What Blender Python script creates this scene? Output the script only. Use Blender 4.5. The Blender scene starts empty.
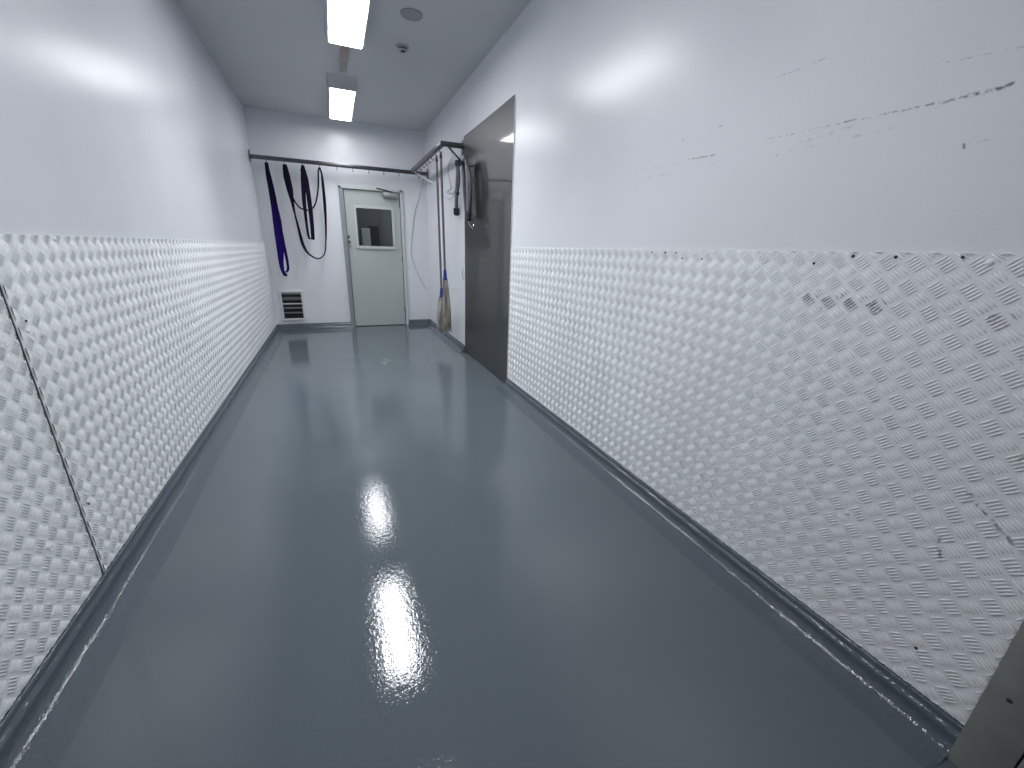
import bpy, bmesh, math, random
import numpy as np
from mathutils import Vector, Matrix

random.seed(7)
rng = np.random.default_rng(5)
scene = bpy.context.scene
COL = scene.collection

# ------------------------------------------------------------------ room size (metres)
XL, XR = -0.885, 1.43          # faces of the side wall cladding
YF = 6.94                      # far wall
ZC = 2.90                      # ceiling
PLATE = 0.005                  # thickness of the tread plate
WL, WR = XL - PLATE, XR + PLATE

# ------------------------------------------------------------------ materials
def new_mat(name):
    m = bpy.data.materials.new(name)
    m.use_nodes = True
    nt = m.node_tree
    return m, nt, nt.nodes['Principled BSDF']

def mat(name, col, rough=0.5, metal=0.0, noise=0.0, nscale=8.0, bump=0.0, bscale=120.0, spec=0.5,
        col2=None, coat=0.0, rough_var=0.0, stretch=None):
    m, nt, b = new_mat(name)
    b.inputs['Roughness'].default_value = rough
    b.inputs['Metallic'].default_value = metal
    b.inputs['Specular IOR Level'].default_value = spec
    b.inputs['Coat Weight'].default_value = coat
    N, L = nt.nodes, nt.links
    tc = N.new('ShaderNodeTexCoord')
    vec = tc.outputs['Object']
    if stretch:
        mp = N.new('ShaderNodeMapping'); mp.inputs['Scale'].default_value = stretch
        L.new(vec, mp.inputs['Vector']); vec = mp.outputs['Vector']
    b.inputs['Base Color'].default_value = (*col, 1)
    if noise or col2:
        n = N.new('ShaderNodeTexNoise'); n.inputs['Scale'].default_value = nscale
        n.inputs['Detail'].default_value = 6
        L.new(vec, n.inputs['Vector'])
        r = N.new('ShaderNodeValToRGB')
        if col2 is None:
            col2 = tuple(c * (1 - noise) for c in col)
        r.color_ramp.elements[0].position = .35; r.color_ramp.elements[0].color = (*col2, 1)
        r.color_ramp.elements[1].position = .65; r.color_ramp.elements[1].color = (*col, 1)
        L.new(n.outputs['Fac'], r.inputs['Fac'])
        L.new(r.outputs['Color'], b.inputs['Base Color'])
        if rough_var:
            mr = N.new('ShaderNodeMapRange')
            mr.inputs['To Min'].default_value = rough - rough_var
            mr.inputs['To Max'].default_value = rough + rough_var
            L.new(n.outputs['Fac'], mr.inputs['Value']); L.new(mr.outputs['Result'], b.inputs['Roughness'])
    if bump:
        n2 = N.new('ShaderNodeTexNoise'); n2.inputs['Scale'].default_value = bscale
        n2.inputs['Detail'].default_value = 3
        L.new(vec, n2.inputs['Vector'])
        bp = N.new('ShaderNodeBump'); bp.inputs['Strength'].default_value = bump
        bp.inputs['Distance'].default_value = 0.002
        L.new(n2.outputs['Fac'], bp.inputs['Height']); L.new(bp.outputs['Normal'], b.inputs['Normal'])
    return m

def seg_mask(nt, a, b, width, nscale, thresh):
    """soft mask of a rub mark running from a to b, both (y, z) on a side wall, broken up by noise"""
    N, L = nt.nodes, nt.links
    def math_(op, x, y=None, clamp=False):
        n = N.new('ShaderNodeMath'); n.operation = op; n.use_clamp = clamp
        for i, v in enumerate((x, y)):
            if v is None: continue
            if hasattr(v, 'links'): L.new(v, n.inputs[i])
            else: n.inputs[i].default_value = v
        return n.outputs[0]
    tc = N.new('ShaderNodeTexCoord')
    sx = N.new('ShaderNodeSeparateXYZ'); L.new(tc.outputs['Object'], sx.inputs[0])
    y, z = sx.outputs['Y'], sx.outputs['Z']
    dy, dz = b[0] - a[0], b[1] - a[1]
    ll = dy * dy + dz * dz
    py = math_('SUBTRACT', y, a[0]); pz = math_('SUBTRACT', z, a[1])
    t = math_('ADD', math_('MULTIPLY', py, dy / ll), math_('MULTIPLY', pz, dz / ll), True)
    ey = math_('SUBTRACT', py, math_('MULTIPLY', t, dy)); ez = math_('SUBTRACT', pz, math_('MULTIPLY', t, dz))
    n = N.new('ShaderNodeTexNoise'); n.inputs['Scale'].default_value = nscale; n.inputs['Detail'].default_value = 5
    L.new(tc.outputs['Object'], n.inputs['Vector'])
    wob = math_('MULTIPLY', math_('SUBTRACT', n.outputs['Fac'], 0.5), width * 4)
    d = math_('SQRT', math_('ADD', math_('MULTIPLY', ey, ey), math_('POWER', math_('ADD', ez, wob), 2.0)))
    core = math_('SUBTRACT', 1.0, math_('DIVIDE', d, width), True)
    n2 = N.new('ShaderNodeTexNoise'); n2.inputs['Scale'].default_value = nscale * 1.7; n2.inputs['Detail'].default_value = 4
    L.new(tc.outputs['Object'], n2.inputs['Vector'])
    brk = math_('MULTIPLY', math_('SUBTRACT', n2.outputs['Fac'], thresh), 8.0, True)
    return math_('MULTIPLY', core, brk, True)

def wall_mat(name, col, rough, segs=()):
    m, nt, b = new_mat(name)
    N, L = nt.nodes, nt.links
    b.inputs['Roughness'].default_value = rough
    tc = N.new('ShaderNodeTexCoord')
    big = N.new('ShaderNodeTexNoise'); big.inputs['Scale'].default_value = 1.3; big.inputs['Detail'].default_value = 4
    L.new(tc.outputs['Object'], big.inputs['Vector'])
    r = N.new('ShaderNodeValToRGB')
    r.color_ramp.elements[0].position = .3; r.color_ramp.elements[0].color = (*[c * .94 for c in col], 1)
    r.color_ramp.elements[1].position = .7; r.color_ramp.elements[1].color = (*col, 1)
    L.new(big.outputs['Fac'], r.inputs['Fac'])
    out = r.outputs['Color']
    for (a, bb, w, ns, th, dark) in segs:
        mk = seg_mask(nt, a, bb, w, ns, th)
        mm = N.new('ShaderNodeMath'); mm.operation = 'MULTIPLY'; mm.inputs[1].default_value = dark
        L.new(mk, mm.inputs[0])
        mx = N.new('ShaderNodeMix'); mx.data_type = 'RGBA'
        L.new(mm.outputs[0], mx.inputs['Factor']); L.new(out, mx.inputs['A'])
        mx.inputs['B'].default_value = (.035, .035, .045, 1)
        out = mx.outputs['Result']
    L.new(out, b.inputs['Base Color'])
    # roller stipple of the gloss paint
    n1 = N.new('ShaderNodeTexNoise'); n1.inputs['Scale'].default_value = 90; n1.inputs['Detail'].default_value = 3
    n0 = N.new('ShaderNodeTexNoise'); n0.inputs['Scale'].default_value = 9; n0.inputs['Detail'].default_value = 3
    L.new(tc.outputs['Object'], n1.inputs['Vector']); L.new(tc.outputs['Object'], n0.inputs['Vector'])
    ad = N.new('ShaderNodeMath'); ad.operation = 'ADD'
    L.new(n1.outputs['Fac'], ad.inputs[0]); L.new(n0.outputs['Fac'], ad.inputs[1])
    bp = N.new('ShaderNodeBump'); bp.inputs['Strength'].default_value = .25; bp.inputs['Distance'].default_value = .0015
    L.new(ad.outputs[0], bp.inputs['Height']); L.new(bp.outputs['Normal'], b.inputs['Normal'])
    return m

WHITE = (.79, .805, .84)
right_segs = [
    ((.555, 1.637), (.625, 1.633), .0065, 34, .40, .9),
    ((.63, 1.634), (.70, 1.633), .0050, 40, .42, .75),
    ((.69, 1.634), (.92, 1.642), .0034, 45, .45, .55),
    ((.88, 1.640), (1.16, 1.647), .0028, 45, .50, .45),
    ((1.36, 1.636), (1.50, 1.640), .0042, 45, .44, .6),
    ((1.48, 1.638), (1.90, 1.645), .0036, 45, .52, .4),
    ((1.0, 1.833), (1.16, 1.829), .0032, 45, .46, .5),
    ((.50, 1.70), (.72, 1.726), .0028, 45, .50, .35),
    ((.62, 1.60), (1.15, 1.588), .0045, 30, .54, .3),
    ((.86, 1.625), (1.02, 1.612), .0050, 30, .48, .25),
    ((1.3, 1.61), (1.75, 1.60), .0045, 35, .53, .35),
    ((.603, 1.528), (.600, 1.519), .0036, 20, .2, .85),
    ((.56, 1.530), (.58, 1.528), .0024, 30, .4, .4),
    ((1.34, 1.730), (1.36, 1.735), .0065, 34, .45, .45),
    ((1.545, 1.727), (1.547, 1.725), .0040, 20, .2, .7),
]
left_segs = [((4.6, 1.62), (4.65, 1.61), .008, 30, .45, .35), ((2.5, 1.8), (2.6, 1.75), .01, 30, .52, .2)]
M_wall_r = wall_mat('gloss_white_paint_right', WHITE, .27, right_segs)
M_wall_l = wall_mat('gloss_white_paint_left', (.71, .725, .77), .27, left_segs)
M_wall_f = wall_mat('gloss_white_paint_far', (.76, .775, .81), .30)
M_ceil = wall_mat('ceiling_paint', (.58, .59, .61), .45)

def floor_mat(name, col, rough, bdist, bstr):
    m, nt, b = new_mat(name)
    N, L = nt.nodes, nt.links
    tc = N.new('ShaderNodeTexCoord')
    n = N.new('ShaderNodeTexNoise'); n.inputs['Scale'].default_value = 1.6; n.inputs['Detail'].default_value = 5
    L.new(tc.outputs['Object'], n.inputs['Vector'])
    r = N.new('ShaderNodeValToRGB')
    r.color_ramp.elements[0].position = .3; r.color_ramp.elements[0].color = (*[c * .93 for c in col], 1)
    r.color_ramp.elements[1].position = .7; r.color_ramp.elements[1].color = (*col, 1)
    L.new(n.outputs['Fac'], r.inputs['Fac']); L.new(r.outputs['Color'], b.inputs['Base Color'])
    b.inputs['Roughness'].default_value = rough
    b.inputs['IOR'].default_value = 1.5
    hs = []
    for sc, w in ((170, .33), (62, .6), (5, .5)):
        k = N.new('ShaderNodeTexNoise'); k.inputs['Scale'].default_value = sc; k.inputs['Detail'].default_value = 2
        L.new(tc.outputs['Object'], k.inputs['Vector'])
        mu = N.new('ShaderNodeMath'); mu.operation = 'MULTIPLY'; mu.inputs[1].default_value = w
        L.new(k.outputs['Fac'], mu.inputs[0]); hs.append(mu.outputs[0])
    a1 = N.new('ShaderNodeMath'); a1.operation = 'ADD'; L.new(hs[0], a1.inputs[0]); L.new(hs[1], a1.inputs[1])
    a2 = N.new('ShaderNodeMath'); a2.operation = 'ADD'; L.new(a1.outputs[0], a2.inputs[0]); L.new(hs[2], a2.inputs[1])
    bp = N.new('ShaderNodeBump'); bp.inputs['Strength'].default_value = bstr; bp.inputs['Distance'].default_value = bdist
    L.new(a2.outputs[0], bp.inputs['Height']); L.new(bp.outputs['Normal'], b.inputs['Normal'])
    return m

M_floor = floor_mat('grey_blue_epoxy', (.098, .120, .136), .04, .0012, .52)
M_cove = floor_mat('grey_blue_epoxy_cove', (.078, .098, .117), .09, .004, .8)

def plate_mat(name, sign, face, rubs):
    """white painted tread plate; old dark rub marks sit on the raised bars only"""
    m, nt, b = new_mat(name)
    N, L = nt.nodes, nt.links
    b.inputs['Roughness'].default_value = .33
    tc = N.new('ShaderNodeTexCoord')
    n = N.new('ShaderNodeTexNoise'); n.inputs['Scale'].default_value = 2.2; n.inputs['Detail'].default_value = 6
    L.new(tc.outputs['Object'], n.inputs['Vector'])
    r = N.new('ShaderNodeValToRGB')
    r.color_ramp.elements[0].position = .32; r.color_ramp.elements[0].color = (.77, .795, .795, 1)
    r.color_ramp.elements[1].position = .62; r.color_ramp.elements[1].color = (.83, .85, .86, 1)
    L.new(n.outputs['Fac'], r.inputs['Fac'])
    out = r.outputs['Color']
    sx = N.new('ShaderNodeSeparateXYZ'); L.new(tc.outputs['Object'], sx.inputs[0])
    ra = N.new('ShaderNodeMath'); ra.operation = 'SUBTRACT'
    L.new(sx.outputs['X'], ra.inputs[0]); ra.inputs[1].default_value = face
    rb = N.new('ShaderNodeMath'); rb.operation = 'MULTIPLY'; rb.inputs[1].default_value = sign
    L.new(ra.outputs[0], rb.inputs[0])
    rc = N.new('ShaderNodeMath'); rc.operation = 'GREATER_THAN'; rc.inputs[1].default_value = .0006
    L.new(rb.outputs[0], rc.inputs[0])
    for (a, c, w, th, dark, raised) in rubs:
        mk = seg_mask(nt, a, c, w, 35, th)
        m1 = N.new('ShaderNodeMath'); m1.operation = 'MULTIPLY'; m1.inputs[1].default_value = dark
        L.new(mk, m1.inputs[0]); f = m1.outputs[0]
        if raised:
            m2 = N.new('ShaderNodeMath'); m2.operation = 'MULTIPLY'
            L.new(f, m2.inputs[0]); L.new(rc.outputs[0], m2.inputs[1]); f = m2.outputs[0]
        mx = N.new('ShaderNodeMix'); mx.data_type = 'RGBA'
        L.new(f, mx.inputs['Factor']); L.new(out, mx.inputs['A']); mx.inputs['B'].default_value = (.05, .05, .05, 1)
        out = mx.outputs['Result']
    L.new(out, b.inputs['Base Color'])
    return m

M_plate_r = plate_mat('white_tread_plate_right', -1, XR, [
    ((.66, 1.130), (.88, 1.128), .030, .38, .9, True), ((.42, 1.127), (.45, 1.127), .030, .40, .7, True),
    ((.26, .62), (.36, .70), .008, .45, .8, False), ((.36, .50), (.38, .56), .007, .45, .8, False),
    ((.55, .50), (.62, .47), .008, .5, .6, False), ((.30, .85), (.31, .80), .006, .45, .7, False),
    ((1.45, .40), (1.6, .45), .012, .5, .5, True), ((.70, .75), (.70, .72), .010, .45, .6, True)])
M_plate_l = plate_mat('white_tread_plate_left', 1, XL, [
    ((1.45, .35), (1.48, .34), .010, .45, .7, True), ((2.6, .40), (2.9, .46), .02, .55, .4, True),
    ((1.75, .60), (1.78, .61), .010, .4, .6, False), ((1.72, .95), (1.75, .94), .008, .4, .6, False)])

def steel_mat():
    """brushed stainless: a blurred lobe from the brushing and a clearer mirror lobe"""
    m, nt, b = new_mat('brushed_stainless')
    N, L = nt.nodes, nt.links
    b.inputs['Metallic'].default_value = 1
    b.inputs['Base Color'].default_value = (.30, .302, .300, 1)
    tc = N.new('ShaderNodeTexCoord')
    mp = N.new('ShaderNodeMapping'); mp.inputs['Scale'].default_value = (1, 240, 1.2)
    L.new(tc.outputs['Object'], mp.inputs['Vector'])
    n = N.new('ShaderNodeTexNoise'); n.inputs['Scale'].default_value = 1.0; n.inputs['Detail'].default_value = 3
    L.new(mp.outputs['Vector'], n.inputs['Vector'])
    mr = N.new('ShaderNodeMapRange'); mr.inputs['To Min'].default_value = .34; mr.inputs['To Max'].default_value = .48
    L.new(n.outputs['Fac'], mr.inputs['Value']); L.new(mr.outputs['Result'], b.inputs['Roughness'])
    g = N.new('ShaderNodeBsdfGlossy'); g.inputs['Roughness'].default_value = .06
    g.inputs['Color'].default_value = (.20, .203, .203, 1)
    mx = N.new('ShaderNodeMixShader'); mx.inputs['Fac'].default_value = .5
    L.new(b.outputs[0], mx.inputs[1]); L.new(g.outputs[0], mx.inputs[2])
    L.new(mx.outputs[0], N['Material Output'].inputs['Surface'])
    return m
M_steel = steel_mat()
M_rail = mat('dull_galvanised_steel', (.12, .125, .135), .30, 1.0, noise=.2, nscale=30)
M_ledge = mat('white_painted_rod', (.86, .87, .88), .35)
M_brace = mat('bright_steel_rod', (.62, .63, .65), .3, 1.0)
M_alu = mat('grey_handle_tube', (.20, .205, .22), .38, .9, noise=.15, nscale=20)
M_black = mat('black_rubber', (.012, .012, .014), .45)
M_blue = mat('blue_plastic', (.012, .035, .22), .4)
M_yarn = mat('soiled_cotton_yarn', (.40, .385, .35), .95, col2=(.17, .155, .13), nscale=9, spec=.1, stretch=(3, 3, .8))
M_hose = mat('grey_rubber_hose', (.16, .165, .19), .4, noise=.25, nscale=40)
M_hose_d = mat('dark_grey_hose', (.055, .057, .075), .38)
M_cord = mat('pale_grey_cord', (.34, .35, .37), .5)
M_strap = None
M_frame = mat('door_frame_paint', (.54, .57, .565), .42)
M_jamb = mat('grey_jamb_paint', (.28, .30, .32), .4)
M_leaf = mat('greenish_white_door_paint', (.43, .475, .462), .40, noise=.05, nscale=3)
M_bead = mat('white_glazing_bead', (.52, .54, .54), .4)
M_chrome = mat('satin_chrome', (.35, .36, .37), .25, 1.0)
M_closer = mat('closer_grey', (.35, .36, .36), .4, .4)
M_closer_d = mat('closer_dark', (.06, .06, .065), .4, .5)
M_ventf = mat('vent_white_metal', (.66, .68, .68), .4)
M_vents = mat('vent_louvre_metal', (.40, .41, .42), .4, .3)
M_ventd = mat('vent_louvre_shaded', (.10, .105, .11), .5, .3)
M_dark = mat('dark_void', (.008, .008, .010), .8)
M_house = mat('light_housing_metal', (.50, .51, .53), .45)
M_duct = mat('tan_plastic_cover', (.33, .27, .25), .5)
M_duct2 = mat('grey_plastic_cover', (.33, .33, .34), .5)
M_disc = mat('grey_disc', (.30, .31, .33), .5)
M_det = mat('detector_plastic', (.42, .43, .45), .45)
M_post = mat('olive_grey_paint', (.27, .285, .265), .5, noise=.15, nscale=12, bump=.15, bscale=60)
M_plateplastic = mat('pale_plastic', (.62, .64, .65), .4)
M_dim = mat('dim_corridor_wall', (.10, .105, .11), .7)
M_cab = mat('pale_cabinet', (.50, .52, .54), .5)
M_screw = mat('painted_screw', (.80, .81, .82), .4)
M_screwd = mat('dark_screw', (.06, .06, .06), .4, .6)
M_drain = mat('drain_metal', (.45, .46, .47), .3, 1.0)

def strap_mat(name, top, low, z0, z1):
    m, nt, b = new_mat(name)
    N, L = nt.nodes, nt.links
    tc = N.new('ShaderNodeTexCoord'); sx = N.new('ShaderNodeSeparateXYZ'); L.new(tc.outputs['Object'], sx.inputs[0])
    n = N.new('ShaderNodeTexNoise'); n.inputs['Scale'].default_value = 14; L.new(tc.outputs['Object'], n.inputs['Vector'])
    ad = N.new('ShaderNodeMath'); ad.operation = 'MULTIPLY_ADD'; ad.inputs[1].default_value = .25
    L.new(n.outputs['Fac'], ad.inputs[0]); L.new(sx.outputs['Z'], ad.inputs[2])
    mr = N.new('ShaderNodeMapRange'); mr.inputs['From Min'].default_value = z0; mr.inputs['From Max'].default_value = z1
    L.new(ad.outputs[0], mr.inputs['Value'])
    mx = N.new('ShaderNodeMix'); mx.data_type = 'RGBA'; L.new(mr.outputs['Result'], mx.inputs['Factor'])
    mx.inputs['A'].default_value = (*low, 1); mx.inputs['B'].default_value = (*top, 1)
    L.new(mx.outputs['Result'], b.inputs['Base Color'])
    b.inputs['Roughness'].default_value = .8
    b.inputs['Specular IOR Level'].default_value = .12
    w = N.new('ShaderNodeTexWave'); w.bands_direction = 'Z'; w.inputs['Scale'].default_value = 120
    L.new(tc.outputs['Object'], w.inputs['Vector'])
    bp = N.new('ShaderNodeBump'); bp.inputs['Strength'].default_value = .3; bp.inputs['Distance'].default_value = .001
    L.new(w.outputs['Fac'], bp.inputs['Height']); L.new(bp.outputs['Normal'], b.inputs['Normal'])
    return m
M_sling = strap_mat('purple_blue_webbing', (.008, .003, .035), (.014, .003, .13), 1.62, 1.98)  # sling webbing: shade on the upper strand painted into the colour by height
M_sling2 = strap_mat('dark_purple_webbing', (.006, .003, .02), (.012, .004, .07), 1.3, 1.9)
M_lead = strap_mat('black_purple_webbing', (.006, .004, .016), (.008, .005, .020), 1.2, 2.2)

def glass_mat():
    m, nt, b = new_mat('door_glass')
    b.inputs['Base Color'].default_value = (.80, .84, .85, 1)
    b.inputs['Roughness'].default_value = .02
    b.inputs['Transmission Weight'].default_value = 1
    b.inputs['IOR'].default_value = 1.45
    return m
M_glass = glass_mat()

def emit_mat(name, col, s):
    m, nt, b = new_mat(name)
    b.inputs['Base Color'].default_value = (.9, .9, .9, 1)
    b.inputs['Roughness'].default_value = .3
    b.inputs['Emission Color'].default_value = (*col, 1)
    b.inputs['Emission Strength'].default_value = s
    return m
M_led = emit_mat('led_diffuser', (.955, .967, 1.0), 17.0)
M_led_big = emit_mat('led_diffuser_near', (.955, .967, 1.0), 25.0)
M_led_dim = emit_mat('led_diffuser_dim', (.955, .967, 1.0), 13.0)

# ------------------------------------------------------------------ mesh helpers
def link(name, me, m, parent=None, kind=None, smooth=False):
    o = bpy.data.objects.new(name, me); COL.objects.link(o)
    if m is not None: me.materials.append(m)
    if parent is not None: o.parent = parent
    if kind: o['kind'] = kind
    if smooth:
        me.polygons.foreach_set('use_smooth', [True] * len(me.polygons))
    return o

def finish(name, bm, m, parent=None, kind=None, smooth=False, bevel=0.0, angle=35):
    if bevel:
        bmesh.ops.bevel(bm, geom=bm.edges[:], offset=bevel, segments=2, profile=.5, affect='EDGES')
    bmesh.ops.recalc_face_normals(bm, faces=bm.faces[:])
    me = bpy.data.meshes.new(name); bm.to_mesh(me); bm.free()
    o = link(name, me, m, parent, kind, smooth)
    if smooth:
        me.set_sharp_from_angle(angle=math.radians(angle))
    return o

def add_box(bm, x0, x1, y0, y1, z0, z1):
    vs = [bm.verts.new(p) for p in ((x0, y0, z0), (x1, y0, z0), (x1, y1, z0), (x0, y1, z0),
                                   (x0, y0, z1), (x1, y0, z1), (x1, y1, z1), (x0, y1, z1))]
    for f in ((0, 3, 2, 1), (4, 5, 6, 7), (0, 1, 5, 4), (1, 2, 6, 5), (2, 3, 7, 6), (3, 0, 4, 7)):
        bm.faces.new([vs[i] for i in f])
    return vs

def box(name, x0, x1, y0, y1, z0, z1, m, parent=None, kind=None, bevel=0.0):
    bm = bmesh.new(); add_box(bm, min(x0, x1), max(x0, x1), min(y0, y1), max(y0, y1), z0, z1)
    return finish(name, bm, m, parent, kind, bevel > 0, bevel)

def smooth_path(pts, n=8):
    P = [Vector(p) for p in pts]
    if len(P) < 3: return P
    out = []
    for i in range(len(P) - 1):
        p0 = P[max(i - 1, 0)]; p1 = P[i]; p2 = P[i + 1]; p3 = P[min(i + 2, len(P) - 1)]
        for k in range(n):
            t = k / n
            out.append(.5 * ((2 * p1) + (-p0 + p2) * t + (2 * p0 - 5 * p1 + 4 * p2 - p3) * t * t
                             + (-p0 + 3 * p1 - 3 * p2 + p3) * t ** 3))
    out.append(P[-1]); return out

def add_tube(bm, pts, r, seg=10, cap=True):
    """tube along pts; r is one radius or one per point"""
    P = [Vector(p) for p in pts]
    R = [r] * len(P) if not hasattr(r, '__len__') else list(r)
    rings = []; up = None
    for i, p in enumerate(P):
        t = (P[min(i + 1, len(P) - 1)] - P[max(i - 1, 0)]).normalized()
        if up is None:
            up = Vector((0, 0, 1)) if abs(t.z) < .9 else Vector((0, 1, 0))
        s = t.cross(up).normalized(); up = s.cross(t).normalized()
        rings.append([bm.verts.new(p + R[i] * (math.cos(a) * s + math.sin(a) * up))
                      for a in (2 * math.pi * k / seg for k in range(seg))])
    for a, b in zip(rings, rings[1:]):
        for k in range(seg):
            bm.faces.new((a[k], a[(k + 1) % seg], b[(k + 1) % seg], b[k]))
    if cap:
        bm.faces.new(rings[0][::-1]); bm.faces.new(rings[-1])

def tube(name, pts, r, m, parent=None, seg=10):
    bm = bmesh.new(); add_tube(bm, pts, r, seg)
    return finish(name, bm, m, parent, None, True)

def add_lathe(bm, prof, centre, axis='Z', seg=32):
    """prof: (radius, height) pairs; closed at both ends"""
    c = Vector(centre); rings = []
    for (r, h) in prof:
        ring = []
        for k in range(seg):
            a = 2 * math.pi * k / seg
            u, v = r * math.cos(a), r * math.sin(a)
            d = {'Z': (u, v, h), 'X': (h, u, v), 'Y': (u, h, v)}[axis]
            ring.append(bm.verts.new(c + Vector(d)))
        rings.append(ring)
    for a, b in zip(rings, rings[1:]):
        for k in range(seg):
            bm.faces.new((a[k], a[(k + 1) % seg], b[(k + 1) % seg], b[k]))
    bm.faces.new(rings[0][::-1]); bm.faces.new(rings[-1])

def lathe(name, prof, centre, m, parent=None, axis='Z', seg=32):
    bm = bmesh.new(); add_lathe(bm, prof, centre, axis, seg)
    return finish(name, bm, m, parent, None, True)

def add_ribbon(bm, pts, thick=.006):
    """webbing: pts of (x, y, z, width); the flat side turned to the room (the -Y side)"""
    P = smooth_path([Vector(p) for p in pts], 7) if len(pts[0]) == 3 else None
    base = smooth_path([Vector(p[:3]) for p in pts], 7)
    W = []
    for i in range(len(pts) - 1):
        for k in range(7): W.append(pts[i][3] + (pts[i + 1][3] - pts[i][3]) * k / 7)
    W.append(pts[-1][3])
    rings = []
    prev = None
    for i, p in enumerate(base):
        t = (base[min(i + 1, len(base) - 1)] - base[max(i - 1, 0)]); t.y = 0
        if t.length < 1e-6: t = Vector((0, 0, -1))
        t.normalize()
        s = Vector((t.z, 0, -t.x))
        if prev is not None and s.dot(prev) < 0: s = -s
        prev = s
        w = W[i] / 2; th = thick / 2
        rings.append([bm.verts.new(p + s * a * w + Vector((0, b * th, 0)))
                      for a, b in ((-1, -.4), (-.8, -1), (.8, -1), (1, -.4), (1, .4), (.8, 1), (-.8, 1), (-1, .4))])
    for a, b in zip(rings, rings[1:]):
        for k in range(8):
            bm.faces.new((a[k], a[(k + 1) % 8], b[(k + 1) % 8], b[k]))
    bm.faces.new(rings[0][::-1]); bm.faces.new(rings[-1])

def ribbon(name, pts, m, parent=None, thick=.006):
    bm = bmesh.new(); add_ribbon(bm, pts, thick)
    return finish(name, bm, m, parent, None, True, angle=60)

def thing(name, label, cat, loc=(0, 0, 0), group=None):
    o = bpy.data.objects.new(name, None); COL.objects.link(o)
    o.empty_display_size = .05
    o['label'] = label; o['category'] = cat
    if group: o['group'] = group
    return o

def tag(o, label, cat, group=None):
    o['label'] = label; o['category'] = cat
    if group: o['group'] = group
    return o

# ------------------------------------------------------------------ the setting
Y0 = -0.02
box('floor', WL - .1, WR + .1, -1.2, YF + .12, -.08, 0, M_floor, kind='structure')
box('ceiling', WL - .1, WR + .1, Y0, YF + .12, ZC, ZC + .1, M_ceil, kind='structure')
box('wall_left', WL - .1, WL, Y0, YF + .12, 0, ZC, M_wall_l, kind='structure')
box('wall_right', WR, WR + .1, .10, YF + .12, 0, ZC, M_wall_r, kind='structure')

DX0, DX1, DZ = .165, 1.050, 2.068
bm = bmesh.new()
add_box(bm, WL, DX0 + .01, YF, YF + .12, 0, ZC)
add_box(bm, DX1 - .01, WR, YF, YF + .12, 0, ZC)
add_box(bm, DX0 + .01, DX1 - .01, YF, YF + .12, DZ - .01, ZC)
finish('wall_far', bm, M_wall_f, None, 'structure')
# header over the doorway the picture was taken from, and its jamb on the right
box('wall_near', WL, WR + .1, Y0 - .1, .10, 2.30, ZC, M_wall_f, kind='structure')
bm = bmesh.new()
add_box(bm, 1.380, WR + .1, .098, .188, 0, 2.30)
add_box(bm, 1.372, WR + .1, -.06, .094, 0, 2.30)
post = finish('trim_1', bm, M_post, None, 'structure', True, .002)
lathe('screw', [(.0055, 0), (.0055, -.001), (.003, -.002)], (1.380, .150, .27), M_screwd, post, 'X', 12)

# coved skirting, poured with the floor: profile of (distance from wall face, height)
PROF = [(-.006, .080), (.001, .082), (.006, .0805), (.0085, .076), (.0092, .067), (.0102, .0640), (.0145, .0608), (.0195, .0566), (.0222, .0520), (.0228, .046), (.0245, .036), (.0305, .023),
        (.041, .0135), (.050, .0090), (.057, .0074), (.064, .0058), (.072, .0036), (.085, .0022), (.105, .0016), (.122, .0014), (.128, .0006), (.134, .0001)]
def cove(name, kind_, a, b, miter_a=0, miter_b=0):
    """kind_ 'L','R' run along y at the side walls; 'F' along x at the far wall; miter pulls an end in by the offset"""
    n = max(2, int(abs(b - a) / .03))
    bm = bmesh.new(); rings = []
    for i in range(n + 1):
        ring = []
        t = i / n
        for j, (d, h) in enumerate(PROF):
            p = a + miter_a * d + (b + miter_b * d - a - miter_a * d) * t
            wob = .0016 * math.sin(p * 7.1 + j * .3) * (j > 10) + .0006 * math.sin(p * 23 + j)
            dd, hh = d + wob, h
            co = {'L': (XL + dd, p, hh), 'R': (XR - dd, p, hh), 'F': (p, YF - .002 - dd, hh)}[kind_]
            ring.append(bm.verts.new(co))
        rings.append(ring)
    for r1, r2 in zip(rings, rings[1:]):
        for k in range(len(PROF) - 1):
            bm.faces.new((r1[k], r1[k + 1], r2[k + 1], r2[k]))
    # end caps down to the floor
    for r in (rings[0], rings[-1]):
        c = r[0].co
        if kind_ == 'F': q = bm.verts.new((r[0].co.x, YF, 0))
        else: q = bm.verts.new((WL if kind_ == 'L' else WR, r[0].co.y, 0))
        bm.faces.new([q] + list(r))
    o = finish(name, bm, M_cove, None, 'structure', True, angle=50)
    return o
cove('baseboard_left', 'L', -.02, YF, 0, -1)
cove('baseboard_right', 'R', .188, 3.42, 0, 0)
cove('baseboard_right_far', 'R', 4.84, YF, 0, -1)
cove('baseboard_far', 'F', XL, DX0, 1, 0)
cove('baseboard_far_right', 'F', DX1, XR, 0, -1)

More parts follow.
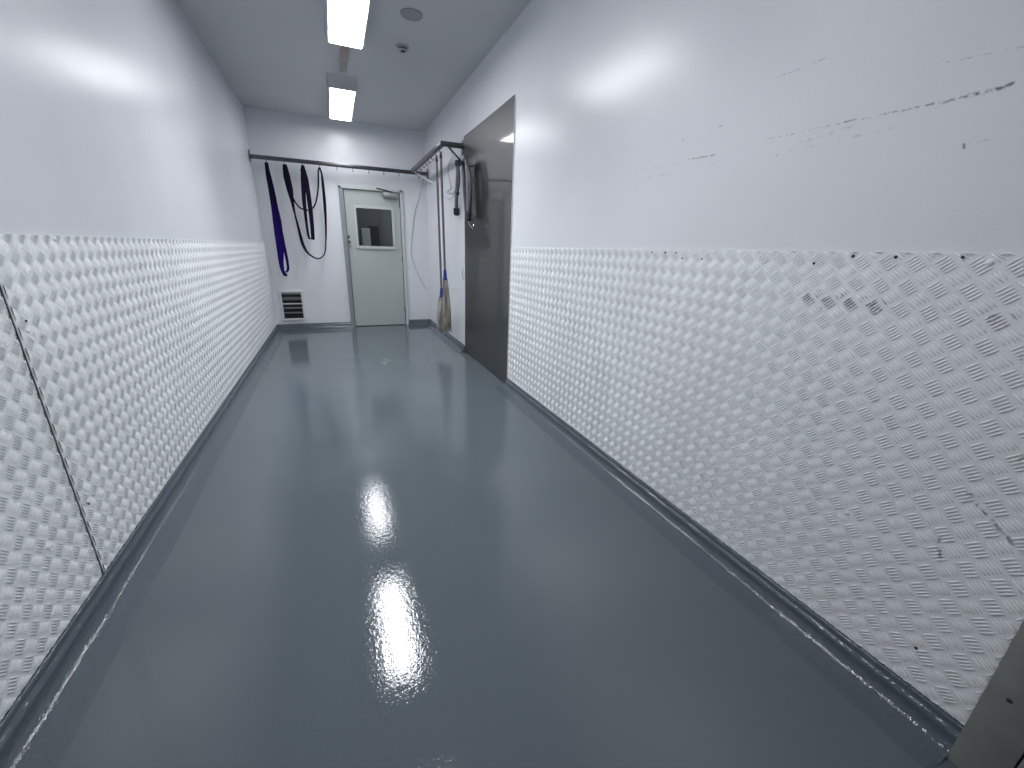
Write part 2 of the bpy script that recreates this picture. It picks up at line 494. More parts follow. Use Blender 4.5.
# ------------------------------------------------------------------ tread plate cladding
def tread_plate(y0, y1, z0, z1, side, phase, name):
    """sheet with raised five-bar pattern: cells of a 45 degree checkerboard, bars turned by 90 degrees in every other cell"""
    face = XL if side == 'L' else XR
    n = 1 if side == 'L' else -1
    c = .0439; L2 = .0185; W2 = .0030; H = .0027; pitch = .0082
    py, pz = phase
    reach = int((abs(y1 - y0) + (z1 - z0)) / c) + 4
    i0 = int(((y0 - py) + (z0 - pz)) / math.sqrt(2) / c) - 2; i1 = int(((y1 - py) + (z1 - pz)) / math.sqrt(2) / c) + 2
    j0 = int(((y0 - py) - (z1 - pz)) / math.sqrt(2) / c) - 2; j1 = int(((y1 - py) - (z0 - pz)) / math.sqrt(2) / c) + 2
    II, JJ = np.meshgrid(np.arange(i0, i1 + 1), np.arange(j0, j1 + 1), indexing='ij')
    II = II.ravel(); JJ = JJ.ravel()
    K = np.arange(-2, 3) * pitch
    p = (II * c)[:, None] + np.zeros(5); q = (JJ * c)[:, None] + np.zeros(5)
    ev = ((II + JJ) % 2 == 0)[:, None] & np.ones(5, bool)
    # even cells: bars run along q (falling with y); odd: along p
    p = np.where(ev, p + K, p); q = np.where(ev, q, q + K)
    p = p.ravel(); q = q.ravel(); ev = ev.ravel()
    cy = py + (p + q) / math.sqrt(2); cz = pz + (p - q) / math.sqrt(2)
    keep = (cy > y0 - .012) & (cy < y1 + .012) & (cz > z0 - .012) & (cz < z1 + .012)
    cy, cz, ev = cy[keep], cz[keep], ev[keep]
    nb = len(cy)
    r = 1 / math.sqrt(2)
    ly = r; lz = np.where(ev, -r, r)            # along
    wy = r; wz = np.where(ev, r, -r)            # across
    T = [(-1, 0, 0), (-.45, -1, 0), (.45, -1, 0), (1, 0, 0), (.45, 1, 0), (-.45, 1, 0), (-.55, 0, 1), (.55, 0, 1)]
    V = np.zeros((nb, 8, 3))
    for k, (a, b, h) in enumerate(T):
        yy = cy + a * L2 * ly + b * W2 * wy
        zz = cz + a * L2 * lz + b * W2 * wz
        V[:, k, 0] = face + n * (h * H - (0 if h else .0002))
        V[:, k, 1] = np.clip(yy, y0 + .005, y1 - .005); V[:, k, 2] = np.clip(zz, z0 + .0005, z1 - .0005)
    F = [(0, 1, 6), (1, 2, 7, 6), (2, 3, 7), (3, 4, 7), (4, 5, 6, 7), (5, 0, 6)]
    if side == 'L': pass
    # base sheet
    e = .0008
    bx = [face - n * PLATE, face]
    xs = sorted(bx)
    base = [(xs[0], y0, z0), (xs[1], y0, z0), (xs[1], y1, z0), (xs[0], y1, z0), (xs[0], y0, z1), (xs[1], y0, z1), (xs[1], y1, z1), (xs[0], y1, z1)]
    bf = [(0, 3, 2, 1), (4, 5, 6, 7), (0, 1, 5, 4), (1, 2, 6, 5), (2, 3, 7, 6), (3, 0, 4, 7)]
    verts = np.concatenate([np.array(base), V.reshape(-1, 3)])
    # orientation differs between even and odd bars (mirror) and between the two walls
    flip = (ev if side == 'R' else ~ev)
    loops = []; sizes = []
    start = 8 + np.arange(nb) * 8
    parts = [np.array(f) for f in bf]
    loop_arr = [np.concatenate(parts)]; size_arr = [np.full(6, 4)]
    for fl in (False, True):
        s = start[flip == fl]
        for f in F:
            ff = f[::-1] if fl else f
            loop_arr.append((s[:, None] + np.array(ff)).ravel()); size_arr.append(np.full(len(s), len(ff)))
    loops = np.concatenate(loop_arr).astype(np.int32); sizes = np.concatenate(size_arr).astype(np.int32)
    me = bpy.data.meshes.new(name)
    me.vertices.add(len(verts)); me.vertices.foreach_set('co', verts.astype(np.float32).ravel())
    me.loops.add(len(loops)); me.loops.foreach_set('vertex_index', loops)
    me.polygons.add(len(sizes))
    st = np.zeros(len(sizes), np.int32); st[1:] = np.cumsum(sizes)[:-1]
    me.polygons.foreach_set('loop_start', st)
    sm = np.ones(len(sizes), bool); sm[:6] = False
    me.polygons.foreach_set('use_smooth', sm)
    me.update(calc_edges=True); me.validate()
    return link(name, me, M_plate_l if side == 'L' else M_plate_r)

ZP0, ZP1 = .084, 1.250
ZPR = 1.277
G = 'white tread plate sheets on the side walls'
pr = tread_plate(.19, 3.42, ZP0, ZPR, 'R', (.555, 1.125), 'tread_plate_sheet')
tag(pr, 'white painted tread plate sheet covering the lower right wall beside the steel panel', 'wall panel', G)
pl1 = tread_plate(1.658, YF - .004, ZP0, ZP1, 'L', (2.0, 1.12), 'tread_plate_sheet')
tag(pl1, 'long white tread plate sheet on the lower left wall running to the far corner', 'wall panel', G)
pl2 = tread_plate(.0, 1.648, ZP0, ZP1, 'L', (2.0 - 3 * .0621, 1.12), 'tread_plate_sheet')
tag(pl2, 'nearest white tread plate sheet on the left wall, in front of the dark upright seam', 'wall panel', G)
def screws(parent, side, spots, m):
    f, n = (XL, 1) if side == 'L' else (XR, -1)
    for (y, z, r) in spots:
        lathe('screw', [(r, 0), (r, .0012 * n), (r * .7, .0030 * n), (r * .25, .0036 * n)], (f, y, z), m, parent, 'X', 12)
screws(pr, 'R', [(1.64, 1.262, .004), (1.55, 1.262, .005), (1.48, 1.262, .004), (1.44, 1.240, .004), (1.33, 1.240, .004),
                 (.876, 1.240, .0045), (.77, 1.265, .0045), (.665, 1.265, .0045), (.53, 1.268, .004),
                 (2.6, 1.262, .004), (.33, .205, .004)], M_screwd)
screws(pr, 'R', [(.480, 1.257, .008)], M_screw)
screws(pl1, 'L', [(1.80, 1.21, .006), (1.98, 1.238, .008), (2.55, 1.236, .005), (3.1, 1.237, .006), (3.9, 1.237, .005), (1.70, .97, .006), (1.70, .36, .007)], M_screw)
screws(pl1, 'L', [(1.706, 1.0, .0045), (1.70, .352, .0045)], M_screwd)

box('seam_shade_strip', WL, XL - .0022, 1.6478, 1.6582, ZP0, ZP1, M_dark, kind='structure')  # dark strip added in the sheet gap, painting the shade there
# ------------------------------------------------------------------ stainless panel on the right wall
sp = thing('steel_panel', 'tall grey stainless steel panel on the right wall beside the white tread plate', 'panel')
bm = bmesh.new()
SY0, SY1, SZ0, SZ1 = 3.425, 4.835, .006, 2.408
ny, nz = 24, 32
grid = []
for i in range(ny + 1):
    col = []
    for j in range(nz + 1):
        u, v = i / ny, j / nz
        bow = .003 * (2 * u - 1) ** 2 + .006 * (2 * v - 1) ** 2      # the big sheet is slightly dished
        col.append(bm.verts.new((XR + .0045 - bow, SY0 + (SY1 - SY0) * u, SZ0 + (SZ1 - SZ0) * v)))
    grid.append(col)
for i in range(ny):
    for j in range(nz):
        bm.faces.new((grid[i][j], grid[i][j + 1], grid[i + 1][j + 1], grid[i + 1][j]))
bnd = [e for e in bm.edges if e.is_boundary]
ex = bmesh.ops.extrude_edge_only(bm, edges=bnd)
for g_ in ex['geom']:
    if isinstance(g_, bmesh.types.BMVert): g_.co.x = WR - .0005
finish('sheet', bm, M_steel, sp, None, True)
box('edge_strip', XR - .004, WR, 3.4205, 3.4245, .006, 2.41, M_ventf, sp)

# ------------------------------------------------------------------ lights
def light(yc, label, m, watts):
    t = thing('ceiling_light', label, 'light', group='ceiling lights in a row')
    xc = .254
    bm = bmesh.new()
    w0, w1 = .150, .136; l0, l1 = .695, .590; z0, z1 = ZC, 2.80
    rings = []
    for (w, l, z) in ((w0, l0, z0), (w1 + .008, l1 + .030, z0 - .048), (w1, l1 + .012, z1), (w1 - .006, l1 - .006, z1), (w1 - .006, l1 - .006, z1 + .006)):
        rings.append([bm.verts.new((xc + a * w, yc + b * l, z)) for a, b in ((-1, -1), (1, -1), (1, 1), (-1, 1))])
    for a, b in zip(rings, rings[1:]):
        for k in range(4): bm.faces.new((a[k], a[(k + 1) % 4], b[(k + 1) % 4], b[k]))
    bm.faces.new(rings[0]); bm.faces.new(rings[-1][::-1])
    finish('housing', bm, M_house, t)
    box('diffuser', xc - w1 + .016, xc + w1 - .016, yc - l1 + .007, yc + l1 - .007, z1 - .002, z1 + .004, m, t)
    # the prismatic cover throws most of the light downwards
    la = bpy.data.lights.new('downlight', 'AREA'); la.shape = 'RECTANGLE'; la.size = 2 * w1 - .02; la.size_y = 2 * l1 - .02
    la.energy = watts; la.spread = math.radians(115); la.color = (.955, .967, 1.0)
    lo = bpy.data.objects.new('downlight', la); COL.objects.link(lo); lo.location = (xc, yc, z1 - .004); lo.parent = t
    return t
light(3.66, 'larger bright rectangular ceiling light cut by the top edge of the picture', M_led_big, 20)
light(5.92, 'smaller bright rectangular ceiling light nearest the far wall, with a grey end cap', M_led, 9)
light(1.40, 'bright rectangular ceiling light overhead, nearest the doorway and out of view', M_led_dim, 11)

cv = thing('cable_cover', 'short tan and grey cable cover on the ceiling between the two lights', 'cable cover')
box('cover_strip', .224, .300, 4.352, 4.80, ZC - .028, ZC, M_duct, cv, bevel=.006)
box('end_piece', .231, .293, 4.80, 5.095, ZC - .022, ZC, M_duct2, cv, bevel=.006)

dsk = lathe('ceiling_disc', [(.082, 0), (.082, -.006), (.078, -.011), (.06, -.012), (.058, -.010), (.01, -.010)], (.707, 3.745, ZC), M_disc)
tag(dsk, 'flat round grey cover on the ceiling right of the nearer light', 'ceiling cover')
sd = thing('smoke_detector', 'small round smoke detector on the ceiling right of the lights', 'smoke detector')
lathe('base', [(.056, 0), (.056, -.010), (.052, -.016)], (.722, 4.30, ZC), M_det, sd)
lathe('sensor_slot', [(.036, -.016), (.034, -.026)], (.722, 4.30, ZC), M_black, sd)
lathe('cap', [(.040, -.026), (.040, -.032), (.030, -.040), (.012, -.043)], (.722, 4.30, ZC), M_det, sd)
lathe('lens', [(.020, -.042), (.018, -.046), (.008, -.049)], (.722, 4.285, ZC), M_black, sd)

# ------------------------------------------------------------------ door in the far wall
dr = bpy.data.objects.new('door_1', None); COL.objects.link(dr); dr['kind'] = 'structure'
jl = bmesh.new()
add_box(jl, DX0 - .012, DX0 + .022, YF - .030, YF + .12, 0, DZ)
add_box(jl, DX0 + .024, DX0 + .050, YF - .018, YF + .12, 0, DZ - .03)
o = finish('jamb', jl, M_jamb, dr, bevel=.002); o['label'] = 'grey left door jamb'
bm = bmesh.new()
add_box(bm, DX1 - .030, DX1 + .012, YF - .030, YF + .12, 0, DZ)
finish('jamb', bm, M_frame, dr, bevel=.002)
bm = bmesh.new()
add_box(bm, DX0 - .012, DX1 + .012, YF - .030, YF + .12, DZ - .035, DZ + .004)
finish('head', bm, M_frame, dr, bevel=.002)
LX0, LX1, LZ0, LZ1 = DX0 + .060, DX1 - .038, .012, DZ - .042
GX0, GX1, GZ0, GZ1 = .368, .890, 1.240, 1.785
YD = YF + .004
bm = bmesh.new()                      # door leaf with the opening for the glass
xs = [LX0, GX0, GX1, LX1]; zs = [LZ0, GZ0, GZ1, LZ1]
for i in range(3):
    for j in range(3):
        if i == 1 and j == 1: continue
        add_box(bm, xs[i], xs[i + 1], YD, YD + .045, zs[j], zs[j + 1])
bmesh.ops.remove_doubles(bm, verts=bm.verts[:], dist=1e-5)
import collections
cnt = collections.Counter(tuple(sorted(v.index for v in f.verts)) for f in bm.faces)
bm.verts.index_update()
cnt = collections.defaultdict(list)
for f in bm.faces: cnt[tuple(sorted(v.index for v in f.verts))].append(f)
bmesh.ops.delete(bm, geom=[f for l in cnt.values() if len(l) > 1 for f in l], context='FACES_ONLY')
leaf = finish('leaf', bm, M_leaf, dr)
bm = bmesh.new()
t_, pz_ = .030, .014
add_box(bm, GX0 - t_, GX0 + .004, YD - pz_, YD + .02, GZ0 - t_, GZ1 + t_)
add_box(bm, GX1 - .004, GX1 + t_, YD - pz_, YD + .02, GZ0 - t_, GZ1 + t_)
add_box(bm, GX0 + .004, GX1 - .004, YD - pz_, YD + .02, GZ1 - .004, GZ1 + t_)
add_box(bm, GX0 + .004, GX1 - .004, YD - pz_ - .006, YD + .02, GZ0 - t_ - .008, GZ0 + .004)
finish('glazing_bead', bm, M_bead, dr, bevel=.002)
box('pane', GX0, GX1, YD + .018, YD + .024, GZ0, GZ1, M_glass, dr)
h = lathe('handle_rose', [(.020, 0), (.020, -.006), (.016, -.009)], (.243, YD, 1.30), M_chrome, dr, 'Y', 20)
tube('lever', smooth_path([(.243, YD - .006, 1.30), (.243, YD - .045, 1.30), (.246, YD - .055, 1.285), (.250, YD - .055, 1.235), (.251, YD - .055, 1.215)], 4), .009, M_chrome, h)
lathe('lock_cylinder', [(.022, 0), (.022, -.005), (.014, -.010), (.014, -.018)], (.235, YD, 1.375), M_chrome, dr, 'Y', 20)
cl = box('closer_body', .772, .985, YD - .060, YD, 1.950, 2.022, M_closer, dr, bevel=.006)
bm = bmesh.new()
for k in range(7): add_box(bm, .79 + k * .027, .80 + k * .027, YD - .062, YD - .055, 1.946, 1.966)
finish('closer_ribs', bm, M_closer_d, cl)
bm = bmesh.new(); add_tube(bm, [(.905, YD - .035, 2.028), (.68, YD - .085, 2.062)], .010, 8)
add_tube(bm, [(.905, YD - .035, 2.018), (.905, YD - .035, 2.040)], .016, 12)
add_tube(bm, [(.68, YD - .085, 2.062), (.72, YF - .02, 2.060)], .008, 8)
finish('closer_arm', bm, M_closer_d, dr, None, True)
for z in (.25, 1.05, 1.86):
    tube('hinge', [(LX1 + .004, YD - .004, z - .05), (LX1 + .004, YD - .004, z + .05)], .006, M_closer_d, dr)
box('threshold', DX0 + .02, DX1 - .02, YF - .004, YF + .12, 0, .006, M_closer_d, dr)

# dim corridor seen through the glass
bm = bmesh.new()
add_box(bm, -1.2, -1.1, YF + .12, 9.6, 0, 2.9); add_box(bm, 2.6, 2.7, YF + .12, 9.6, 0, 2.9)
add_box(bm, -1.1, 2.6, 9.5, 9.6, 0, 2.9)
add_box(bm, -1.1, WL - .1, YF + .12, YF + .16, 0, 2.9); add_box(bm, WR + .1, 2.6, YF + .12, YF + .16, 0, 2.9)
finish('wall_corridor', bm, M_dim, None, 'structure')
box('ceiling_corridor', -1.2, 2.7, YF + .12, 9.6, 2.9, 3.0, M_dim, kind='structure')
box('floor_corridor', -1.2, 2.7, YF + .12, 9.6, -.08, 0, M_dim, kind='structure')
cb = thing('storage_cupboard', 'pale upright cupboard seen through the door glass, lower left', 'cupboard')
bm = bmesh.new(); add_box(bm, .52, .68, 8.6, 9.0, .0, 1.56); finish('carcass', bm, M_cab, cb, bevel=.01)
bm = bmesh.new(); add_box(bm, .53, .67, 8.585, 8.60, .02, 1.54); finish('cupboard_door', bm, M_cab, cb, bevel=.004)
hd = thing('dark_cabinet', 'dark tall cabinet seen through the door glass beside the pale cupboard', 'cabinet')
bm = bmesh.new(); add_box(bm, .69, .86, 8.7, 9.2, 0, 1.62); finish('carcass', bm, M_closer_d, hd, bevel=.01)
bm = bmesh.new(); add_box(bm, .70, .85, 8.685, 8.70, .02, 1.60); finish('cabinet_door', bm, M_dark, hd, bevel=.004)
li = bpy.data.lights.new('corridor_fill', 'POINT'); li.energy = 60; li.shadow_soft_size = .3; li.color = (.9, .95, 1)  # unseen fill light, added to brighten the view through the pane
lo = bpy.data.objects.new('corridor_fill', li); COL.objects.link(lo); lo.location = (1.8, 8.0, 2.6)

# ------------------------------------------------------------------ vent in the far wall
vt = thing('wall_vent', 'white framed vent with dark louvres low on the far wall left of the door', 'vent')
vx0, vx1, vz0, vz1 = -.800, -.480, .135, .580
bm = bmesh.new(); w = .030
add_box(bm, vx0, vx0 + w, YF - .022, YF, vz0, vz1); add_box(bm, vx1 - w, vx1, YF - .022, YF, vz0, vz1)
add_box(bm, vx0 + w, vx1 - w, YF - .022, YF, vz1 - w, vz1); add_box(bm, vx0 + w, vx1 - w, YF - .022, YF, vz0, vz0 + w)
finish('frame', bm, M_ventf, vt, bevel=.002)
box('backing', vx0 + .02, vx1 - .02, YF - .003, YF - .001, vz0 + .02, vz1 - .02, M_dark, vt)
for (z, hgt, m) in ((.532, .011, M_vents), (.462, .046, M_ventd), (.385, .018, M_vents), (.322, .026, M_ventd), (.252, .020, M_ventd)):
    bm = bmesh.new()
    vs = add_box(bm, vx0 + w, vx1 - w, YF - .016, YF - .013, z - hgt / 2, z + hgt / 2)
    for v in vs:
        if v.co.z > z: v.co.y += .009
    finish('louvre', bm, m, vt)

# ------------------------------------------------------------------ hanging rail
YB, ZB, XS, YN = 6.78, 2.305, 1.200, 4.880
ZS = 2.322
B = .024
ra = thing('hanging_rail', 'grey square steel rail across the far wall and along the right wall with hooks', 'rail')
box('beam', XL, XR, YB - B, YB + B, ZB - B, ZB + B, M_rail, ra, bevel=.004)
box('side_beam', XS - B, XS + B, YN + B, YB - B, ZS - B, ZS + B, M_rail, ra, bevel=.004)
box('return_beam', XS - B, XR, YN - B, YN + B, ZS - B, ZS + B, M_rail, ra, bevel=.004)
for (x0, x1, y) in ((XL, XL + .006, YB), (XR - .006, XR, YB), (XR - .006, XR, YN)):
    f = box('flange', x0, x1, y - .045, y + .045, ZB - .07, ZB + .07, M_rail, ra, bevel=.002)
def hook(x, y, along):
    bm = bmesh.new()
    z = (ZB if along == 'y' else ZS) - B
    pts = [(0, 0, .002), (0, 0, -.030), (.004, 0, -.040), (.012, 0, -.046), (.022, 0, -.040), (.026, 0, -.028)]
    P = [(x + (a if along == 'x' else 0), y - (a if along == 'y' else 0), z + c) for a, b, c in pts]
    add_tube(bm, smooth_path(P, 3), .0045, 8)
    return finish('hook', bm, M_rail, ra, None, True)
FAR_HOOKS = [-.700, -.485, -.272, -.066, .158, .367, .582, .789, 1.002, 1.30]
for x in FAR_HOOKS: hook(x, YB, 'y')
SIDE_HOOKS = [6.45, 6.188, 5.967, 5.785, 5.608, 5.43, 5.225, 5.015]
for y in SIDE_HOOKS: hook(XS, y, 'x')
o = tube('brace', [(XS + .03, YB - .06, ZS - .02), (XR, 6.37, 2.13)], .012, M_ledge, ra); o['label'] = 'white painted brace'
tube('brace', [(1.262, YN, ZS - .02), (1.425, YN + .05, 2.18)], .009, M_rail, ra)

# ------------------------------------------------------------------ webbing on the rail hooks
S1 = thing('webbing_sling', 'purple-blue webbing sling hanging at the far left of the rail', 'sling')
y1 = YB - .016
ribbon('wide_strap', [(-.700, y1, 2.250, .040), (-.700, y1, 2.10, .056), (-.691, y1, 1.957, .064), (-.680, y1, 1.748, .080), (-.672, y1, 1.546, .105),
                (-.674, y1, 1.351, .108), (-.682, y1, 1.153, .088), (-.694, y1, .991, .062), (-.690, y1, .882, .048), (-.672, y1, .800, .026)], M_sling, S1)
ribbon('return_strap', [(-.698, y1 - .012, 2.246, .022), (-.675, y1 - .012, 2.05, .030), (-.660, y1 - .010, 1.861, .034), (-.640, y1 - .010, 1.444, .040), (-.625, y1 - .010, 1.181, .038),
                (-.614, y1 - .010, .992, .034), (-.620, y1 - .008, .890, .032), (-.655, y1 - .006, .850, .022)], M_sling2, S1)
ribbon('end_loop', [(-.690, y1 + .009, .90, .022), (-.668, y1 + .009, .84, .022), (-.655, y1 + .006, .80, .020), (-.645, y1 + .004, .83, .016)], M_sling2, S1)

S2 = thing('thin_lead', 'thin black lead swagged between two rail hooks, drooping in a long loop', 'lead')
y2 = YB - .018
w2 = [.050, .085, .078, .046, .022, .030, .040, .040, .026, .018, .016, .016, .020, .030, .040, .036, .024, .022]
p2 = [(-.487, 2.246), (-.480, 2.097), (-.464, 1.938), (-.456, 1.814), (-.441, 1.636), (-.422, 1.481), (-.403, 1.323), (-.379, 1.203), (-.326, 1.108),
      (-.228, 1.048), (-.159, 1.071), (-.111, 1.142), (-.081, 1.308), (-.058, 1.553), (-.047, 1.778), (-.043, 2.035), (-.045, 2.17), (-.062, 2.250)]
ribbon('long_strap', [(x, y2, z, w * 1.0) for (x, z), w in zip(p2, w2)], M_lead, S2)
p3 = [(-.487, 2.246), (-.457, 1.901), (-.431, 1.815), (-.380, 1.73), (-.321, 1.701), (-.245, 1.70), (-.174, 1.769), (-.128, 1.901), (-.098, 2.056), (-.086, 2.19), (-.066, 2.250)]
w3 = [.030, .030, .022, .018, .018, .018, .018, .020, .022, .020, .020]
ribbon('short_strap', [(x, y2 - .010, z, w) for (x, z), w in zip(p3, w3)], M_lead, S2)

S3 = thing('doubled_lead', 'thick doubled black lead hanging straight from the third rail hook', 'lead')
y3 = YB - .044
ribbon('left_strap', [(-.272, y3, 2.25, .036), (-.286, y3, 2.077, .058), (-.304, y3, 1.824, .052), (-.307, y3, 1.657, .040), (-.308, y3, 1.487, .032), (-.302, y3, 1.354, .030), (-.285, y3, 1.312, .026)], M_lead, S3)
ribbon('right_strap', [(-.268, y3 - .009, 2.25, .036), (-.247, y3 - .009, 2.08, .056), (-.240, y3 - .009, 1.892, .058), (-.238, y3 - .009, 1.70, .056), (-.240, y3 - .009, 1.503, .050), (-.248, y3 - .009, 1.340, .048), (-.252, y3 - .009, 1.305, .050)], M_lead, S3)
ribbon('hook_loop', [(-.30, y3 + .008, 2.18, .02), (-.272, y3 + .016, 2.252, .02), (-.244, y3 + .008, 2.18, .02)], M_lead, S3)

# thin cord dropping from the rail to the corner
cd = tube('trailing_wire', smooth_path([(1.385, YB, ZB - B), (1.36, YB + .05, 2.18), (1.31, YF - .012, 1.96), (1.245, YF - .008, 1.773), (1.20, YF - .008, 1.521), (1.155, YF - .008, 1.189),
                       (1.186, YF - .008, 1.02), (1.25, YF - .008, .832), (1.345, YF - .008, .64), (1.41, YF - .01, .585)], 6), .0035, mat('grey_cord', (.33, .34, .36), .5))
tag(cd, 'thin grey wire trailing down the far wall right of the door', 'wire')

# ------------------------------------------------------------------ mops on the side rail
def mop(y, z_top, z_sock, z_head, z_low, label, spread, seed, lean):
    rr = random.Random(seed)
    t = thing('hanging_mop', label, 'mop', group='string mops hanging from the side rail')
    x = XS + .012; xb = x + .020            # the handles hang slightly out of plumb
    bm = bmesh.new(); add_tube(bm, [(x, y, z_top), (xb, y, z_sock - .02)], .0135, 14)
    finish('handle', bm, M_alu, t, None, True)
    bm = bmesh.new()
    add_tube(bm, [(x, y, z_top - .03), (x, y, z_top + .012)], .0155, 12)
    P = [(x, y + .010 * math.sin(a), z_top + .024 - .016 * math.cos(a)) for a in [2 * math.pi * k / 14 for k in range(15)]]
    add_tube(bm, P, .0035, 6)
    finish('hanging_cap', bm, M_black, t, None, True)
    L = z_sock - z_head; x = xb
    lathe('socket', [(.014, 0), (.018, -.004), (.018, -L * .30), (.024, -L * .34), (.020, -L * .45), (.022, -L * .78), (.028, -L * .84), (.028, -L), (.022, -L - .004)],
          (x, y, z_sock), M_blue, t)
    bm = bmesh.new()
    h = z_head - z_low
    prof = [(.020, 0), (.030, -.05 * h), (.030 + spread * .10, -.2 * h), (.030 + spread * .35, -.5 * h), (.026 + spread * .5, -.8 * h), (.012, -.97 * h)]
    add_lathe(bm, prof, (x, y, z_head - .003), 'Z', 14)
    for v in bm.verts: v.co.x += lean * min(1, (z_head - v.co.z) / h * 2)
    for k in range(70):
        a = rr.uniform(0, 2 * math.pi); r0 = rr.uniform(.014, .026); r1 = (.026 + spread * rr.uniform(.4, 1.0))
        pts = []
        ln = h * rr.uniform(.86, 1.0); a1 = a + rr.uniform(-.5, .5)
        for i in range(7):
            f = i / 6; r = r0 + (r1 - r0) * (f ** .55) - .010 * max(0, f - .75) * 4 * rr.random()
            aa = a + (a1 - a) * f
            pts.append((x + lean * min(1, f * 2) + r * math.cos(aa) + rr.gauss(0, .0015), y + r * math.sin(aa) + rr.gauss(0, .0015), z_head - .002 - ln * f))
        add_tube(bm, pts, [.0055, .0058, .0058, .006, .006, .0056, .004], 5)
    finish('yarn', bm, M_yarn, t, None, True, angle=80)
    return t
HZ = ZB - B - .046
mop(5.225, 2.232, .765, .650, .215, 'string mop with the lower blue socket, hanging on the rail nearer the far wall', .014, 1, -.030)
mop(5.015, 2.232, .997, .880, .215, 'string mop with the higher blue socket, hanging on the rail nearer the steel panel', .026, 2, .016)

# ------------------------------------------------------------------ hoses hung by the steel panel
hb = tube('peg_hook', smooth_path([(XR + .004, 4.53, 2.070), (1.345, 4.53, 2.072), (1.310, 4.53, 2.080), (1.302, 4.53, 2.108)], 4), .007, M_rail)
tag(hb, 'short steel peg on the top left of the steel panel holding the thick hose', 'peg')
h1 = thing('thick_hose', 'thick grey hose looped over a peg on the steel panel, with metal hook end', 'hose')
def hp(l): return smooth_path(l, 6)
tube('hose', hp([(1.365, 4.47, 1.56), (1.372, 4.515, 1.70), (1.375, 4.545, 1.85), (1.375, 4.562, 1.98), (1.372, 4.555, 2.06), (1.365, 4.525, 2.105), (1.358, 4.475, 2.07),
                (1.350, 4.435, 1.97), (1.348, 4.415, 1.83), (1.350, 4.415, 1.70), (1.352, 4.41, 1.60)]), .026, M_hose, h1, 14)
tube('hose', hp([(1.340, 4.47, 1.62), (1.332, 4.49, 1.80), (1.330, 4.52, 1.98), (1.330, 4.545, 2.06), (1.328, 4.53, 2.100), (1.330, 4.47, 2.115), (1.336, 4.40, 2.06), (1.340, 4.345, 1.96), (1.342, 4.315, 1.84), (1.343, 4.320, 1.74), (1.346, 4.36, 1.65), (1.350, 4.40, 1.58)]), .017, M_hose_d, h1, 14)
lathe('coupling', [(.018, .05), (.027, .045), (.030, .02), (.026, 0), (.028, -.03), (.018, -.045)], (1.350, 4.405, 1.575), M_black, h1)
tube('metal_hook', hp([(1.350, 4.405, 1.535), (1.348, 4.385, 1.505), (1.347, 4.31, 1.470), (1.346, 4.24, 1.452), (1.345, 4.215, 1.465), (1.345, 4.222, 1.485)]), .0075, M_chrome, h1, 10)

h2 = thing('narrow_hose', 'narrow grey hose with black ends hanging on the wall beside the mops', 'hose')
tube('hose', hp([(1.392, 4.965, 2.165), (1.390, 4.960, 2.06), (1.390, 4.990, 1.93), (1.390, 5.025, 1.80), (1.390, 5.035, 1.68)]), .022, M_hose, h2, 12)
tube('hose', hp([(1.385, 4.945, 2.165), (1.380, 4.860, 2.06), (1.378, 4.860, 1.94), (1.378, 4.915, 1.86), (1.380, 4.955, 1.76), (1.384, 5.01, 1.68)]), .009, M_hose_d, h2, 12)
lathe('end_fitting', [(.024, .04), (.036, .035), (.038, -.01), (.030, -.04), (.018, -.045)], (1.390, 5.03, 1.665), M_black, h2)
lathe('end_fitting', [(.020, .03), (.032, .025), (.034, -.02), (.024, -.035)], (1.392, 4.955, 2.165), M_black, h2)
lathe('clip', [(.012, .02), (.019, .012), (.019, -.012), (.012, -.02)], (1.378, 4.925, 1.85), M_black, h2)
tube('tie', [(1.394, 4.955, 2.19), (1.410, 4.920, 2.205)], .006, M_black, h2)

cc = tube('coiled_wire', smooth_path([(1.300, YN + B + .004, ZS - B + .004), (1.36, 5.10, 2.285), (1.415, 5.30, 2.285), (1.420, 5.46, 2.25), (1.420, 5.51, 2.20), (1.420, 5.495, 2.12), (1.420, 5.40, 2.00), (1.420, 5.362, 1.956), (1.422, 5.511, 1.95), (1.424, 5.59, 1.932),
        (1.422, 5.464, 1.905), (1.422, 5.271, 1.895), (1.420, 5.20, 1.917), (1.418, 5.273, 1.862), (1.420, 5.444, 1.839), (1.422, 5.595, 1.865)], 6), .0048, M_cord)
tag(cc, 'thin pale wire hanging in loose loops on the wall behind the mops', 'wire')

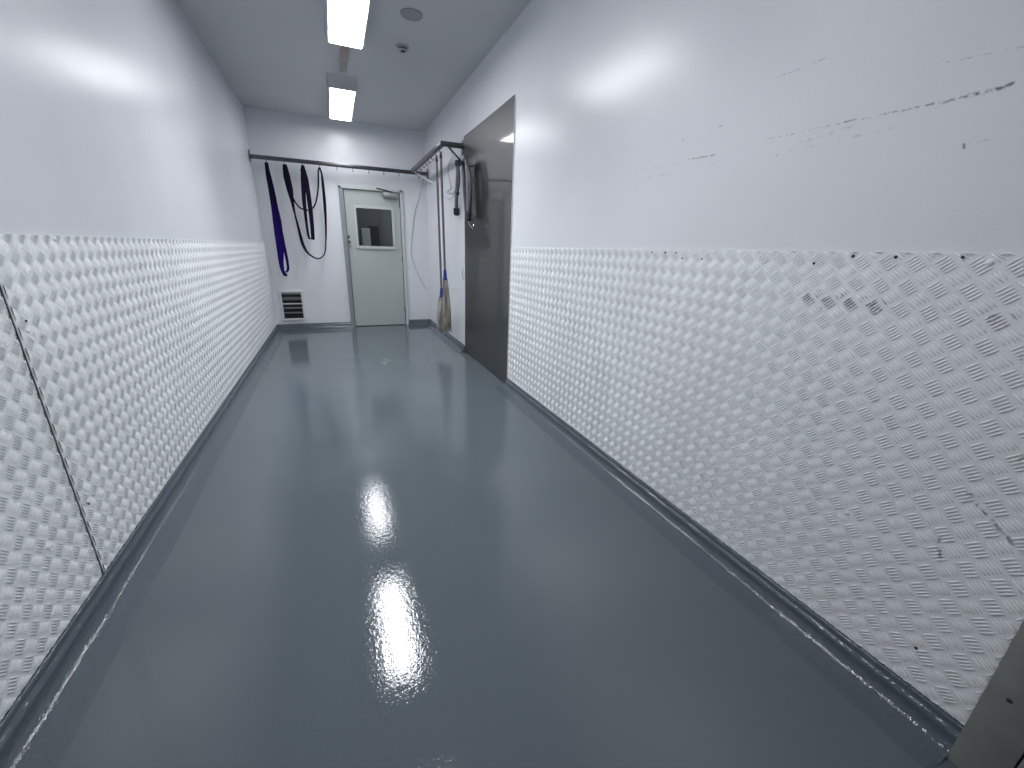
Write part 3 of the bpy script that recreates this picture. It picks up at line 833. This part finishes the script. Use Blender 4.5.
# wall plate beside the steel panel
wp = thing('wall_plate', 'small pale switch plate on the right wall beside the steel panel', 'switch')
box('plate', XR - .004, WR, 4.885, 4.965, .895, 1.040, M_plateplastic, wp, bevel=.002)
box('rocker', XR - .009, XR - .003, 4.912, 4.938, .95, .99, M_bead, wp, bevel=.002)

# floor drain before the door
fd = thing('floor_drain', 'small round metal drain in the grey floor in front of the door', 'drain')
bm = bmesh.new(); add_lathe(bm, [(.074, 0), (.072, .003), (.060, .0035), (.055, .0015)], (.425, 4.655, 0), 'Z', 36)
finish('ring', bm, M_drain, fd, None, True)
bm = bmesh.new(); add_lathe(bm, [(.052, .0012), (.052, .0022), (.006, .0028)], (.425, 4.655, 0), 'Z', 28)
finish('plug', bm, M_floor, fd, None, True)

# ------------------------------------------------------------------ world, camera, colour
w = bpy.data.worlds.new('World'); scene.world = w; w.use_nodes = True
bg = w.node_tree.nodes['Background']
bg.inputs['Color'].default_value = (.62, .66, .72, 1); bg.inputs['Strength'].default_value = .25

F, YAW, PIT, ROL = 403.348779, -0.408528470, 0.320018306, 0.0324116707
cy, sy = math.cos(YAW), math.sin(YAW); cp, sp_ = math.cos(PIT), math.sin(PIT); cr, sr = math.cos(ROL), math.sin(ROL)
Bm = Matrix(((1, 0, 0), (0, 0, -1), (0, 1, 0)))
Rz = Matrix(((cy, sy, 0), (-sy, cy, 0), (0, 0, 1)))
Rx = Matrix(((1, 0, 0), (0, cp, -sp_), (0, sp_, cp)))
Rr = Matrix(((cr, -sr, 0), (sr, cr, 0), (0, 0, 1)))
Mw = Rr @ Rx @ Bm @ Rz                      # world to camera: x right, y down, z forward
R3 = Matrix((Mw[0], -Mw[1], -Mw[2])).transposed()
cam = bpy.data.cameras.new('camera'); co = bpy.data.objects.new('camera', cam); COL.objects.link(co)
cam.sensor_width = 36; cam.sensor_fit = 'HORIZONTAL'; cam.lens = 36 * F / 1024
cam.clip_start = .02
co.matrix_world = Matrix.Translation((0, 0, 1.25)) @ R3.to_4x4()
scene.camera = co

scene.view_settings.view_transform = 'Standard'
scene.view_settings.look = 'None'
scene.view_settings.exposure = 0.0
scene.cycles.use_denoising = True
scene.cycles.max_bounces = 12
scene.cycles.diffuse_bounces = 8
scene.cycles.sample_clamp_indirect = 8
